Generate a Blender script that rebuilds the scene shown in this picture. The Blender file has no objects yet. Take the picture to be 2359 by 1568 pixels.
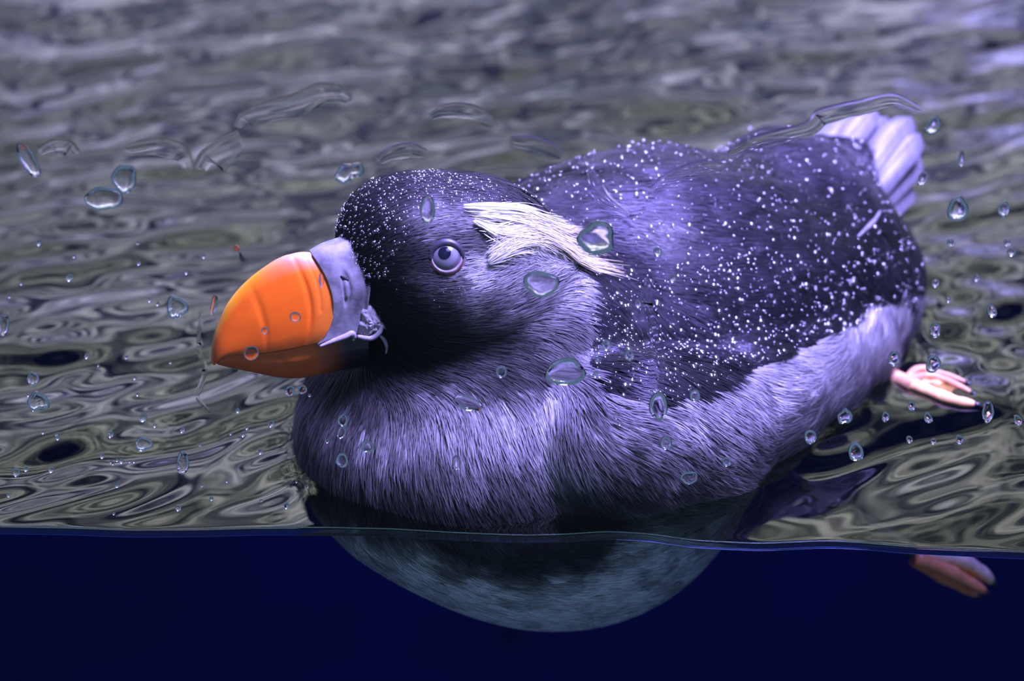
import bpy, math, random
import numpy as np
from mathutils import Vector
rng = np.random.default_rng(7); random.seed(7)
scene = bpy.context.scene
col = scene.collection

# ------------------------------------------------------------------ camera
FW, FH, FPX = 2359, 1568, 5500.0
PITCH = math.radians(24.0)
CD = 0.9
CH = CD * math.tan(PITCH + math.atan((1225 - FH / 2) / FPX))
CAM = np.array([0.0, -CD, CH])
FWD = np.array([0, math.cos(PITCH), -math.sin(PITCH)])
UPV = np.array([0, math.sin(PITCH), math.cos(PITCH)])
RGT = np.array([1.0, 0, 0])

def project(P):
    d = np.asarray(P, float) - CAM
    z = d @ FWD
    return np.stack([FW / 2 + FPX * (d @ RGT) / z, FH / 2 - FPX * (d @ UPV) / z], -1)

def ray(px, py):
    d = FWD + RGT * ((px - FW / 2) / FPX) - UPV * ((py - FH / 2) / FPX)
    return d / np.linalg.norm(d)

def at_y(px, py, Y):                      # the point where a line of sight meets depth Y
    d = ray(px, py); return CAM + d * ((Y - CAM[1]) / d[1])

def at_z(px, py, Z):
    d = ray(px, py); return CAM + d * ((Z - CAM[2]) / d[2])

cam = bpy.data.cameras.new('camera')
camo = bpy.data.objects.new('camera', cam); col.objects.link(camo)
cam.sensor_width = 36; cam.lens = 36 * FPX / FW
cam.clip_start = 0.05
cam.dof.use_dof = True; cam.dof.focus_distance = 1.03; cam.dof.aperture_fstop = 6.3
camo.location = CAM; camo.rotation_euler = (math.pi / 2 - PITCH, 0, 0)
scene.camera = camo

# ------------------------------------------------------------------ world, lamps, exposure
vs = scene.view_settings
vs.view_transform = 'Standard'; vs.look = 'None'; vs.gamma = 1; vs.exposure = .12; vs.use_curve_mapping = False
scene.cycles.transparent_max_bounces = 24; scene.cycles.max_bounces = 10; scene.cycles.transmission_bounces = 8
scene.cycles.caustics_reflective = False; scene.cycles.caustics_refractive = False
world = bpy.data.worlds.new('hall_light'); scene.world = world; world.use_nodes = True
bg = world.node_tree.nodes['Background']
bg.inputs[0].default_value = (.36, .58, 1.0, 1); bg.inputs[1].default_value = .23

def aim(o, to):
    o.rotation_euler = (Vector(to) - o.location).to_track_quat('-Z', 'Y').to_euler()
def area(name, loc, to, size, power, color, size_y=None):
    l = bpy.data.lights.new(name, 'AREA'); l.energy = power; l.color = color; l.size = size
    if size_y: l.shape = 'RECTANGLE'; l.size_y = size_y
    o = bpy.data.objects.new(name, l); col.objects.link(o); o.location = loc; aim(o, to); return o
def spot(name, loc, to, deg, power, color, blend=.6, radius=.05):
    l = bpy.data.lights.new(name, 'SPOT'); l.energy = power; l.color = color; l.spot_size = math.radians(deg)
    l.spot_blend = blend; l.shadow_soft_size = radius
    o = bpy.data.objects.new(name, l); col.objects.link(o); o.location = loc; aim(o, to); return o

VIOLET = (.40, .335, 1.0)
area('violet_tank_lamp', (.30, -.12, .98), (.03, .08, .05), .28, 84, VIOLET)
area('violet_rear_lamp', (.25, .62, 1.45), (.10, .2, .05), .5, 110, (.31, .26, 1.0))
spot('rock_spotlight', (-.45, .35, 2.3), (-.35, 1.7, .55), 78, 500, (1.0, 1.0, .93))
spot('rock_spotlight.001', (.5, .35, 2.3), (.4, 1.7, .55), 78, 430, (1.0, 1.0, .93))
spot('violet_rock_spotlight', (.9, .6, 1.5), (.66, 1.85, .22), 11, 1100, (.28, .23, 1.0))

# ------------------------------------------------------------------ helpers
def put_parent(o, parent):
    o.parent = parent
    if parent is not None:
        t = parent
        off = Vector((0, 0, 0))
        while t is not None: off += t.location; t = t.parent
        o.location = Vector(o.location) - off

def link(name, me, mat=None, parent=None, loc=None):
    o = bpy.data.objects.new(name, me); col.objects.link(o)
    if mat and not me.materials: me.materials.append(mat)
    if loc is not None: o.location = loc
    if parent: put_parent(o, parent)
    return o

def tag(o, label=None, cat=None, group=None, kind=None):
    if label: o['label'] = label
    if cat: o['category'] = cat
    if group: o['group'] = group
    if kind: o['kind'] = kind
    return o

def empty(name, loc):
    o = bpy.data.objects.new(name, None); col.objects.link(o); o.location = loc; o.empty_display_size = .02; return o

def mesh(name, V, F, smooth=True):
    V = np.asarray(V, np.float32)
    me = bpy.data.meshes.new(name)
    if isinstance(F, np.ndarray):
        k = F.shape[1]; n = len(F)
        me.vertices.add(len(V)); me.vertices.foreach_set('co', V.ravel())
        me.loops.add(n * k); me.loops.foreach_set('vertex_index', F.astype(np.int32).ravel())
        me.polygons.add(n); me.polygons.foreach_set('loop_start', np.arange(0, n * k, k, dtype=np.int32))
        me.update(calc_edges=True)
    else:
        me.from_pydata([tuple(map(float, v)) for v in V], [], [tuple(map(int, f)) for f in F])
    if smooth: me.polygons.foreach_set('use_smooth', np.ones(len(me.polygons), bool))
    me.update(); return me

def vcol(me, C, name='Col'):
    C = np.asarray(C, np.float32)
    if C.shape[1] == 3: C = np.concatenate([C, np.ones((len(C), 1), np.float32)], 1)
    a = me.attributes.new(name, 'FLOAT_COLOR', 'POINT'); a.data.foreach_set('color', C.ravel())
def vfloat(me, f, name):
    a = me.attributes.new(name, 'FLOAT', 'POINT'); a.data.foreach_set('value', np.asarray(f, np.float32))

def recenter(me):
    V = np.empty(len(me.vertices) * 3, np.float32); me.vertices.foreach_get('co', V); V = V.reshape(-1, 3)
    c = V.mean(0); V -= c; me.vertices.foreach_set('co', V.ravel()); me.update(); return Vector(map(float, c))

def tube(path, radii, seg=8):
    P = np.asarray(path, float); n = len(P); radii = np.broadcast_to(np.asarray(radii, float), (n,))
    T = np.gradient(P, axis=0); T /= np.linalg.norm(T, axis=1, keepdims=True)
    ref = np.array([0, 0, 1.0]) if abs(T[0, 2]) < .8 else np.array([0, 1.0, 0])
    V, F = [], []
    for i in range(n):
        a = np.cross(T[i], ref); a /= np.linalg.norm(a); b = np.cross(a, T[i])
        for j in range(seg):
            t = 2 * math.pi * j / seg; V.append(P[i] + radii[i] * (a * math.cos(t) + b * math.sin(t)))
    for i in range(n - 1):
        for j in range(seg):
            F.append((i * seg + j, i * seg + (j + 1) % seg, (i + 1) * seg + (j + 1) % seg, (i + 1) * seg + j))
    F.append(tuple(range(seg))[::-1]); F.append(tuple((n - 1) * seg + j for j in range(seg)))
    return V, F

def spline(pts, n):
    P = np.asarray(pts, float); m = len(P); out = []
    for t in np.linspace(0, m - 1, n):
        i = min(int(t), m - 2); f = t - i
        p0 = P[max(i - 1, 0)]; p1 = P[i]; p2 = P[i + 1]; p3 = P[min(i + 2, m - 1)]
        out.append(.5 * (2 * p1 + (p2 - p0) * f + (2 * p0 - 5 * p1 + 4 * p2 - p3) * f * f + (3 * p1 - p0 - 3 * p2 + p3) * f ** 3))
    return np.array(out)

def inpoly(p, poly):
    x, y = p[:, 0], p[:, 1]; r = np.zeros(len(p), bool); q = poly[-1]
    for c in poly:
        if c[1] != q[1]:
            m = ((c[1] > y) != (q[1] > y)) & (x < (q[0] - c[0]) * (y - c[1]) / (q[1] - c[1]) + c[0]); r ^= m
        q = c
    return r

def vnoise(P, scale, seed=0):              # smooth lattice noise, -1..1
    P = np.asarray(P, float) / scale; i = np.floor(P).astype(np.int64); f = P - i; f = f * f * (3 - 2 * f)
    def h(ix, iy, iz):
        n = (ix * 374761393 + iy * 668265263 + iz * 2147483647 + seed * 974711) & 0xffffffff
        n = ((n ^ (n >> 13)) * 1274126177) & 0xffffffff; n = n ^ (n >> 16)
        return (n & 0xffff) / 32767.5 - 1
    r = 0
    for a in (0, 1):
        for b in (0, 1):
            for c in (0, 1):
                w = (f[..., 0] if a else 1 - f[..., 0]) * (f[..., 1] if b else 1 - f[..., 1]) * (f[..., 2] if c else 1 - f[..., 2])
                r = r + w * h(i[..., 0] + a, i[..., 1] + b, i[..., 2] + c)
    return r

class NT:
    def __init__(s, name):
        s.m = bpy.data.materials.new(name); s.m.use_nodes = True; s.t = s.m.node_tree; s.t.nodes.clear()
        s.out = s.n('ShaderNodeOutputMaterial')
    def n(s, kind, **kw):
        x = s.t.nodes.new(kind)
        for k, v in kw.items(): setattr(x, k, v)
        return x
    def l(s, a, b): s.t.links.new(a, b)
    def val(s, x, v):
        x.default_value = v
    def bsdf(s, **kw):
        b = s.n('ShaderNodeBsdfPrincipled')
        for k, v in kw.items(): b.inputs[k.replace('_', ' ')].default_value = v
        s.l(b.outputs[0], s.out.inputs[0]); return b
    def noise(s, scale, detail=4, coord='Object', rough=.5, vec=None):
        tc = s.n('ShaderNodeTexCoord'); nz = s.n('ShaderNodeTexNoise'); nz.inputs['Scale'].default_value = scale
        nz.inputs['Detail'].default_value = detail; nz.inputs['Roughness'].default_value = rough
        if vec:
            mp = s.n('ShaderNodeMapping'); mp.inputs['Scale'].default_value = vec; s.l(tc.outputs[coord], mp.inputs[0]); s.l(mp.outputs[0], nz.inputs[0])
        else: s.l(tc.outputs[coord], nz.inputs[0])
        return nz
    def ramp(s, src, stops):
        r = s.n('ShaderNodeValToRGB'); e = r.color_ramp.elements
        while len(e) < len(stops): e.new(.5)
        for x, (p, c) in zip(e, stops): x.position = p; x.color = (*c, 1)
        s.l(src, r.inputs[0]); return r
    def bump(s, src, bsdf, strength=.3, dist=.002):
        b = s.n('ShaderNodeBump'); b.inputs['Strength'].default_value = strength; b.inputs['Distance'].default_value = dist
        s.l(src, b.inputs['Height']); s.l(b.outputs[0], bsdf.inputs['Normal']); return b

def simple(name, color, rough=.5, noise=None, bump=None, **kw):
    t = NT(name); b = t.bsdf(Base_Color=(*color, 1), Roughness=rough, **kw)
    if noise:
        nz = t.noise(noise[0]); r = t.ramp(nz.outputs['Fac'], [(.3, tuple(c * (1 - noise[1]) for c in color)), (.7, tuple(min(1, c * (1 + noise[1])) for c in color))])
        t.l(r.outputs[0], b.inputs['Base Color'])
        if bump: t.bump(nz.outputs['Fac'], b, *bump)
    return t.m
def attr_mat(name, rough=.5, spec=.4, coat=0, wet=False, nscale=None, bump=None, sheen=0):
    t = NT(name); b = t.bsdf(Roughness=rough); b.inputs['Specular IOR Level'].default_value = spec
    b.inputs['Coat Weight'].default_value = coat; b.inputs['Coat Roughness'].default_value = .06
    a = t.n('ShaderNodeAttribute', attribute_name='Col'); t.l(a.outputs['Color'], b.inputs['Base Color'])
    if wet:
        w = t.n('ShaderNodeAttribute', attribute_name='wet'); mr = t.n('ShaderNodeMapRange'); t.l(w.outputs['Fac'], mr.inputs[0])
        mr.inputs['To Min'].default_value = rough; mr.inputs['To Max'].default_value = wet; t.l(mr.outputs[0], b.inputs['Roughness'])
    if nscale:
        nz = t.noise(nscale, 5); t.bump(nz.outputs['Fac'], b, *(bump or (.3, .001)))
    return t.m
def front_only(t, fr):                    # mirror reflection on the outer side of a surface only
    g = t.n('ShaderNodeNewGeometry'); m = t.n('ShaderNodeMath', operation='SUBTRACT'); m.inputs[0].default_value = 1; t.l(g.outputs['Backfacing'], m.inputs[1])
    p = t.n('ShaderNodeMath', operation='MULTIPLY'); t.l(fr.outputs[0], p.inputs[0]); t.l(m.outputs[0], p.inputs[1]); return p.outputs[0]
def water_mat(name, tint=(1, 1, 1), ior=1.33, rough=0.0, absorb=None):
    t = NT(name); tr = t.n('ShaderNodeBsdfTransparent'); tr.inputs[0].default_value = (*tint, 1)
    gl = t.n('ShaderNodeBsdfGlossy'); gl.inputs['Roughness'].default_value = rough
    fr = t.n('ShaderNodeFresnel'); fr.inputs[0].default_value = ior
    mx = t.n('ShaderNodeMixShader'); t.l(front_only(t, fr), mx.inputs[0]); t.l(tr.outputs[0], mx.inputs[1]); t.l(gl.outputs[0], mx.inputs[2])
    t.l(mx.outputs[0], t.out.inputs[0])
    if absorb:
        v = t.n('ShaderNodeVolumeAbsorption'); c, d = absorb; v.inputs['Color'].default_value = (*c, 1); v.inputs['Density'].default_value = d
        t.l(v.outputs[0], t.out.inputs['Volume'])
    return t.m
def clear_mat(name, ior=1.33):
    t = NT(name); g = t.n('ShaderNodeBsdfGlass'); g.inputs['IOR'].default_value = ior; g.inputs['Roughness'].default_value = 0
    t.l(g.outputs[0], t.out.inputs[0]); return t.m
# ------------------------------------------------------------------ puffin body field
def rot(yaw, pitch=0.0, roll=0.0):
    cy, sy = math.cos(yaw), math.sin(yaw); cp, sp = math.cos(pitch), math.sin(pitch); cr, sr = math.cos(roll), math.sin(roll)
    Rz = np.array([[cy, -sy, 0], [sy, cy, 0], [0, 0, 1]]); Ry = np.array([[cp, 0, -sp], [0, 1, 0], [sp, 0, cp]])
    Rx = np.array([[1, 0, 0], [0, cr, -sr], [0, sr, cr]])
    return Rz @ Ry @ Rx
PRIMS = []
def ell(c, r, yaw=0, pitch=0, roll=0, k=0.02):
    PRIMS.append(('e', np.array(c, float), np.array(r, float), rot(math.radians(yaw), math.radians(pitch), math.radians(roll)), k))
def cone(a, b, ra, rb, k=0.02):
    PRIMS.append(('c', np.array(a, float), np.array(b, float), (ra, rb), k))

ell((.070, .178, .008), (.150, .086, .084), yaw=38, k=.02)                 # trunk
ell(at_y(1075, 1010, .088), (.078, .080, .068), yaw=15, k=.045)             # breast
ell((.032, .098, -.030), (.082, .062, .066), yaw=30, k=.03)                # keel
ell((.148, .252, .020), (.047, .062, .048), yaw=40, pitch=8, k=.04)            # rump
ell(at_y(1430, 622, .180), (.085, .056, .049), yaw=35, pitch=-4, k=.04)            # mantle
cone(at_y(1180, 800, .090), at_y(1110, 650, .080), .058, .041, k=.014)      # neck
ell(at_y(1035, 595, .070), (.040, .033, .0365), yaw=10, pitch=0, k=.018)       # skull
ell(at_y(905, 535, .066), (.022, .022, .021), yaw=10, k=.02)       # forehead
ell(at_y(945, 680, .066), (.024, .022, .030), yaw=10, pitch=20, k=.02)      # face
cone(at_y(1810, 440, .250), at_y(1950, 372, .286), .029, .010, k=.03)      # tail root
fl = [(1420, 1010, .048, .040), (1560, 1010, .070, .038), (1700, 950, .105, .034), (1830, 880, .140, .030), (1930, 820, .172, .026), (1990, 775, .195, .018)]
for (x0, y0, d0, r0), (x1, y1, d1, r1) in zip(fl, fl[1:]):
    cone(at_y(x0, y0, d0), at_y(x1, y1, d1), r0, r1, k=.008)

SHIFT = np.array([0, .0005, .0005], np.float32)
def sdf(P):
    P = np.asarray(P, np.float32) - SHIFT; d = None
    for p in PRIMS:
        if p[0] == 'e':
            q = (P - p[1].astype(np.float32)) @ p[3].astype(np.float32)
            k0 = np.sqrt(((q / p[2].astype(np.float32)) ** 2).sum(-1)); k1 = np.sqrt(((q / (p[2] ** 2).astype(np.float32)) ** 2).sum(-1))
            e = k0 * (k0 - 1) / np.maximum(k1, 1e-6)
        else:
            a, b = p[1].astype(np.float32), p[2].astype(np.float32); ab = b - a
            t = np.clip(((P - a) @ ab) / float(ab @ ab), 0, 1)
            e = np.sqrt(((P - a - t[..., None] * ab) ** 2).sum(-1)) - (p[3][0] + (p[3][1] - p[3][0]) * t)
        if d is None: d = e
        else:
            k = p[4]; h = np.maximum(k - np.abs(d - e), 0) / k
            d = np.minimum(d, e) - h * h * k * .25
    return d

def grad(P, e=.0015):
    g = np.stack([sdf(P + np.array(v, np.float32) * e) - sdf(P - np.array(v, np.float32) * e) for v in ((1, 0, 0), (0, 1, 0), (0, 0, 1))], -1)
    return g / np.maximum(np.linalg.norm(g, axis=-1, keepdims=True), 1e-9)

def hit(px, py):                          # where a line of sight meets the body
    d = ray(px, py); t = .7
    for _ in range(200):
        s = float(sdf((CAM + d * t)[None])[0]); t += s * .7
        if s < 1e-5: break
        if t > 2.5: return None
    return CAM + d * t

def surface_nets(lo, hi, h):
    ax = [np.arange(lo[i], hi[i] + h, h, dtype=np.float32) for i in range(3)]
    F = np.empty([len(a) for a in ax], np.float32)
    Y, Z = np.meshgrid(ax[1], ax[2], indexing='ij')
    for i in range(0, len(ax[0]), 16):
        xs = ax[0][i:i + 16]
        P = np.empty((len(xs),) + Y.shape + (3,), np.float32)
        P[..., 0] = xs[:, None, None]; P[..., 1] = Y; P[..., 2] = Z
        F[i:i + 16] = sdf(P)
    S = F < 0; n = np.array(F.shape) - 1
    cnt = np.zeros(n, np.int8)
    off = [(i, j, k) for i in (0, 1) for j in (0, 1) for k in (0, 1)]
    sl = lambda o: tuple(slice(o[a], o[a] + n[a]) for a in range(3))
    for o in off: cnt += S[sl(o)]
    cells = np.argwhere((cnt > 0) & (cnt < 8))
    acc = np.zeros((len(cells), 3)); num = np.zeros(len(cells))
    for a in off:
        for b in off:
            if sum(b) - sum(a) == 1 and all(b[i] >= a[i] for i in range(3)):
                fa = F[tuple((cells + a).T)]; fb = F[tuple((cells + b).T)]
                m = (fa < 0) != (fb < 0); t = np.where(m, fa / np.where(m, fa - fb, 1), 0)
                p = np.array(a) + t[:, None] * (np.array(b) - np.array(a))
                acc += p * m[:, None]; num += m
    V = (cells + acc / num[:, None]) * h + np.array(lo)
    idx = -np.ones(n, np.int64); idx[tuple(cells.T)] = np.arange(len(cells))
    Q = []
    for a in range(3):
        b, c = (a + 1) % 3, (a + 2) % 3
        s0 = [slice(1, n[i]) for i in range(3)]; s0[a] = slice(0, n[a])
        s1 = list(s0); s1[a] = slice(1, n[a] + 1)
        A, B = S[tuple(s0)], S[tuple(s1)]
        for flip, m in ((0, A & ~B), (1, B & ~A)):
            e = np.argwhere(m)
            if not len(e): continue
            e += np.array([s.start for s in s0])
            db = np.zeros(3, int); db[b] = 1; dc = np.zeros(3, int); dc[c] = 1
            q = np.stack([idx[tuple((e - db - dc).T)], idx[tuple((e - dc).T)], idx[tuple(e.T)], idx[tuple((e - db).T)]], -1)
            Q.append(q[:, ::-1] if flip else q)
    return V, np.concatenate(Q)


# ------------------------------------------------------------------ the tank
TX, TY, TB = 1.15, 1.72, -1.1
def fbm(P, scale, seed, n=4):
    r = 0; a = 1
    for i in range(n): r = r + a * vnoise(P, scale / 2 ** i, seed + i); a *= .55
    return r
t = NT('wet_grey_green_rock'); b = t.bsdf(Roughness=.55)
nz = t.noise(4.5, 6, rough=.6, vec=(.55, 1, 1.5)); r = t.ramp(nz.outputs['Fac'], [(.38, (.030, .038, .036)), (.46, (.14, .165, .14)), (.54, (.40, .415, .36)), (.66, (.61, .61, .585))])
t.l(r.outputs[0], b.inputs['Base Color']); n2 = t.noise(30, 6); t.bump(n2.outputs['Fac'], b, .5, .02); ROCK = t.m
t = NT('dark_blue_tank_lining'); b = t.bsdf(Roughness=.7)
nz = t.noise(3, 4); r = t.ramp(nz.outputs['Fac'], [(.3, (.070, .095, .125)), (.7, (.105, .145, .180))]); t.l(r.outputs[0], b.inputs['Base Color']); LINING = t.m

def rock_wall(name, o, u, v, nrm, nu, nv, seed, amp=.10):
    o, u, v, nrm = (np.array(x, float) for x in (o, u, v, nrm))
    a, c = np.meshgrid(np.linspace(0, 1, nu), np.linspace(0, 1, nv), indexing='ij')
    P = o + a[..., None] * u + c[..., None] * v
    d = fbm(P, .45, seed, 5) + .6 * np.abs(fbm(P * [1, 1, 2.2], .25, seed + 9, 3))
    P = P + nrm * (np.clip(d, -.9, 1.6)[..., None] * amp)
    i = np.arange(nu * nv).reshape(nu, nv)
    F = np.stack([i[:-1, :-1], i[1:, :-1], i[1:, 1:], i[:-1, 1:]], -1).reshape(-1, 4)
    o_ = link(name, mesh(name, P.reshape(-1, 3), F), ROCK); return tag(o_, kind='structure')
rock_wall('wall_back', (-TX - .3, TY + .19, -.16), (2 * TX + .6, 0, 0), (0, 0, 2.5), (0, -1, 0), 150, 130, 3)
rock_wall('wall_left', (-TX - .08, -.02, -.16), (0, TY + .2, 0), (0, 0, 2.5), (1, 0, 0), 90, 110, 21, .06)
rock_wall('wall_right', (TX + .08, -.02, -.16), (0, TY + .2, 0), (0, 0, 2.5), (-1, 0, 0), 90, 110, 37, .06)
def slab(name, lo, hi, mat):
    x0, y0, z0 = lo; x1, y1, z1 = hi
    V = [(x0, y0, z0), (x1, y0, z0), (x1, y1, z0), (x0, y1, z0), (x0, y0, z1), (x1, y0, z1), (x1, y1, z1), (x0, y1, z1)]
    F = [(0, 3, 2, 1), (4, 5, 6, 7), (0, 1, 5, 4), (1, 2, 6, 5), (2, 3, 7, 6), (3, 0, 4, 7)]
    return link(name, mesh(name, V, F, False), mat)
tag(slab('floor', (-TX - .3, -.012, TB - .05), (TX + .3, TY + .3, TB), LINING), kind='structure')
tag(slab('wall_back_lower', (-TX - .3, TY, TB), (TX + .3, TY + .12, -.012), LINING), kind='structure')
tag(slab('wall_left_lower', (-TX - .1, -.012, TB), (-TX, TY, -.08), LINING), kind='structure')
tag(slab('wall_right_lower', (TX, -.012, TB), (TX + .1, TY, -.08), LINING), kind='structure')
t = NT('clear_viewing_glass'); tr = t.n('ShaderNodeBsdfTransparent'); tr.inputs[0].default_value = (.985, .992, .99, 1)
gl = t.n('ShaderNodeBsdfGlossy'); gl.inputs['Roughness'].default_value = 0; fr = t.n('ShaderNodeFresnel'); fr.inputs[0].default_value = 1.3
mx = t.n('ShaderNodeMixShader'); t.l(front_only(t, fr), mx.inputs[0]); t.l(tr.outputs[0], mx.inputs[1]); t.l(gl.outputs[0], mx.inputs[2]); t.l(mx.outputs[0], t.out.inputs[0])
pane = slab('window_1', (-TX - .1, -.014, TB), (TX + .1, -.0002, 1.1), t.m)
tag(pane, 'clear viewing glass of the tank, splashed with water', None, None, 'structure')

# ------------------------------------------------------------------ water
WLINE = np.array([(-900, 1215), (0, 1222), (150, 1224), (300, 1230), (450, 1229), (600, 1225), (750, 1225), (900, 1228), (1050, 1237), (1200, 1243), (1300, 1241), (1400, 1234), (1500, 1240), (1600, 1255), (1750, 1262), (1820, 1259), (1900, 1255), (2000, 1259), (2100, 1268), (2359, 1280), (3200, 1290)], float)
wl_pts = np.array([at_y(x, y, 0) for x, y in WLINE])
def waterline(x):
    c = np.linspace(-1.3, 1.3, 1301); z = np.interp(c, wl_pts[:, 0], wl_pts[:, 2])
    k = np.hanning(11); k /= k.sum(); z = np.convolve(np.pad(z, 5, 'edge'), k, 'valid'); return np.interp(x, c, z)
wr = np.random.default_rng(11)
WAVES = []
for i in range(54):
    lam = .024 * (7 ** wr.random()); ang = math.radians((116 if i % 2 else 146) + wr.normal() * 16) if i % 6 else wr.random() * 6.28
    WAVES.append((2 * math.pi / lam * math.cos(ang), 2 * math.pi / lam * math.sin(ang), wr.random() * 6.28, .0033 * lam))
def water_z(x, y):
    h = 0
    wx = x + .012 * np.sin(y * 17 + x * 9) ; wy = y + .012 * np.sin(x * 21 - y * 6)
    for kx, ky, p, a in WAVES: h = h + a * np.sin(kx * wx + ky * wy + p)
    h = h * (1.05 - .35 * np.exp(-((x - .2) ** 2 + (y - .05) ** 2) / .03))
    d = np.hypot(x - .09, (y - .12)); h = h + .0010 * np.sin(d * 150) * np.exp(-((d - .17) / .08) ** 2) * (x > -.02)
    z0 = waterline(x)
    z = z0 * np.exp(-y / .16) + h * (1 - np.exp(-y / .022))
    s = sdf(np.stack([x, y, np.zeros_like(x)], -1))
    z = z + .0030 * np.exp(-np.maximum(s, 0) / .006) * np.clip(y / .02, 0, 1)       # meniscus on the plumage
    return z + .0016 * np.exp(-y / .0016)                                            # meniscus on the glass
gx = np.concatenate([np.linspace(-TX, -.47, 60)[:-1], np.linspace(-.47, .47, 520), np.linspace(.47, TX, 60)[1:]])
gy = np.concatenate([[0, .0004, .0009, .0016, .0025, .0036, .005, .0065], np.linspace(.008, .5, 270), np.linspace(.5, TY, 260)[1:]])
X, Y = np.meshgrid(gx, gy, indexing='ij'); Z = water_z(X, Y)
nx, ny = X.shape; i = np.arange(nx * ny).reshape(nx, ny)
V = np.stack([X, Y, Z], -1).reshape(-1, 3)
F = np.stack([i[:-1, :-1], i[1:, :-1], i[1:, 1:], i[:-1, 1:]], -1).reshape(-1, 4)
ring = np.concatenate([i[:, 0], i[-1, 1:], i[-2::-1, -1], i[0, -2:0:-1]])
Vb = V[ring].copy(); Vb[:, 2] = TB; nb = len(V); m_ = len(ring); j = np.arange(m_)
side = np.stack([ring, nb + j, nb + (j + 1) % m_, ring[(j + 1) % m_]], -1)
V = np.concatenate([V, Vb]); F = np.concatenate([F, side])
me = mesh('tank_water', V, F)
me2 = bpy.data.meshes.new('x')
pv = [list(map(int, f)) for f in [nb + j[::-1]]]
import bmesh
bm = bmesh.new(); bm.from_mesh(me); bm.verts.ensure_lookup_table(); bm.faces.new([bm.verts[q] for q in pv[0]])
bmesh.ops.recalc_face_normals(bm, faces=bm.faces); bm.to_mesh(me); bm.free()
ABS = ((.46, .54, .86), 2.6)
me.materials.append(water_mat('rippled_water', (.50, .57, .46), 1.48, 0, ABS)); me.materials.append(water_mat('water_behind_glass', (1, 1, 1), 1.02, 0, ABS))
mi = np.zeros(len(me.polygons), np.int32); mi[nx * ny - nx - ny + 1:] = 1; me.polygons.foreach_set('material_index', mi)
sm = np.ones(len(me.polygons), bool); sm[nx * ny - nx - ny + 1:] = False; me.polygons.foreach_set('use_smooth', sm); me.update()
water = link('tank_water', me)
tag(water, 'rippling tank water, grey green above and navy below the waterline', 'water', None, 'stuff')

# bright bead of water climbing the glass
c_ = np.linspace(-TX, TX, 900); q = 7; V, F = [], []
zl = waterline(c_) + .0016
for i, x in enumerate(c_):
    for j in range(q):
        a = math.pi * j / (q - 1); V.append((x, .00005 + .0014 * math.sin(a), zl[i] - .0012 + .0021 * math.cos(a)))
for i in range(len(c_) - 1):
    for j in range(q - 1): a = i * q + j; F.append((a, a + q, a + q + 1, a + 1))
    F.append((i * q, i * q + q - 1, i * q + 2 * q - 1, i * q + q))
me = mesh('meniscus', V, F); bm = bmesh.new(); bm.from_mesh(me); bmesh.ops.recalc_face_normals(bm, faces=bm.faces); bm.to_mesh(me); bm.free()
me.set_sharp_from_angle(angle=math.radians(50))
mn = link('meniscus', me, clear_mat('meniscus_water', 1.33), water); mn['label'] = 'thin bright line of water climbing the glass'
# ------------------------------------------------------------------ puffin
ROOT = np.array([.05, .15, 0.0])
puffin = empty('puffin', Vector(ROOT))
tag(puffin, 'wet black and grey seabird with orange bill swimming at the glass', 'bird')

WING = [(1362, 880), (1400, 905), (1440, 930), (1520, 937), (1620, 903), (1740, 848), (1850, 803), (1960, 762), (2020, 727)]
BACKPOLY = [(1170, 425), (1215, 470), (1262, 505), (1318, 590), (1352, 690)] + WING + [(2260, 700), (2260, 150), (1170, 150)]
G = lambda v, t=(1, .97, .93): (v * t[0], v * t[1], v * t[2])
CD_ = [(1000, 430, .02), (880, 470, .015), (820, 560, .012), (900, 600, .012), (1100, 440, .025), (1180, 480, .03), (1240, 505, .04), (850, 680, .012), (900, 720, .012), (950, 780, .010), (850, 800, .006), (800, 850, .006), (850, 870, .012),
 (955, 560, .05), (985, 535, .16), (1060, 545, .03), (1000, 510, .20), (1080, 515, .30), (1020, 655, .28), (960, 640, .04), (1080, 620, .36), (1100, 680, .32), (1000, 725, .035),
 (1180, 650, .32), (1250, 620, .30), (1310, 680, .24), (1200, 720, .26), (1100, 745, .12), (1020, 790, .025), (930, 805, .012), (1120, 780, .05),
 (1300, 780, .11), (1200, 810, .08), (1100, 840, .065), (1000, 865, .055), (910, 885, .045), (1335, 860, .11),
 (1050, 930, .27), (1200, 935, .30), (1310, 960, .28), (950, 935, .20), (850, 905, .09), (1100, 1000, .30), (1250, 1030, .28), (900, 1000, .25), (780, 950, .14), (720, 950, .12), (700, 1050, .08), (850, 1055, .14), (1000, 1070, .15), (1150, 1080, .17), (1310, 1080, .19), (800, 1112, .045), (950, 1135, .04), (1150, 1152, .035), (1300, 1135, .045), (1400, 1128, .05), (1000, 1190, .03), (1200, 1195, .03), (870, 1160, .03), (735, 1195, .35), (800, 1218, .35), (900, 1236, .22), (1450, 1212, .3), (1550, 1190, .3), (1650, 1165, .3), (1750, 1130, .25),  # breast: bill's shadow painted into the front dots; darker towards the waterline
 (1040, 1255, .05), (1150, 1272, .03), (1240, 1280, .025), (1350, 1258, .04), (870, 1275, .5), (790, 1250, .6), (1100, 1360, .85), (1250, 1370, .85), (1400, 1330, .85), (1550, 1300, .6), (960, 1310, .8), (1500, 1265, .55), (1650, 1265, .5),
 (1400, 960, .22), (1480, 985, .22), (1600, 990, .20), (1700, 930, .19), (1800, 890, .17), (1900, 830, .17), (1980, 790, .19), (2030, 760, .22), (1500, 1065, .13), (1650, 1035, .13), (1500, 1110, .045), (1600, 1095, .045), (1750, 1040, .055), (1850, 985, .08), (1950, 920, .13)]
CDA = np.array(CD_, float)
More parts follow.
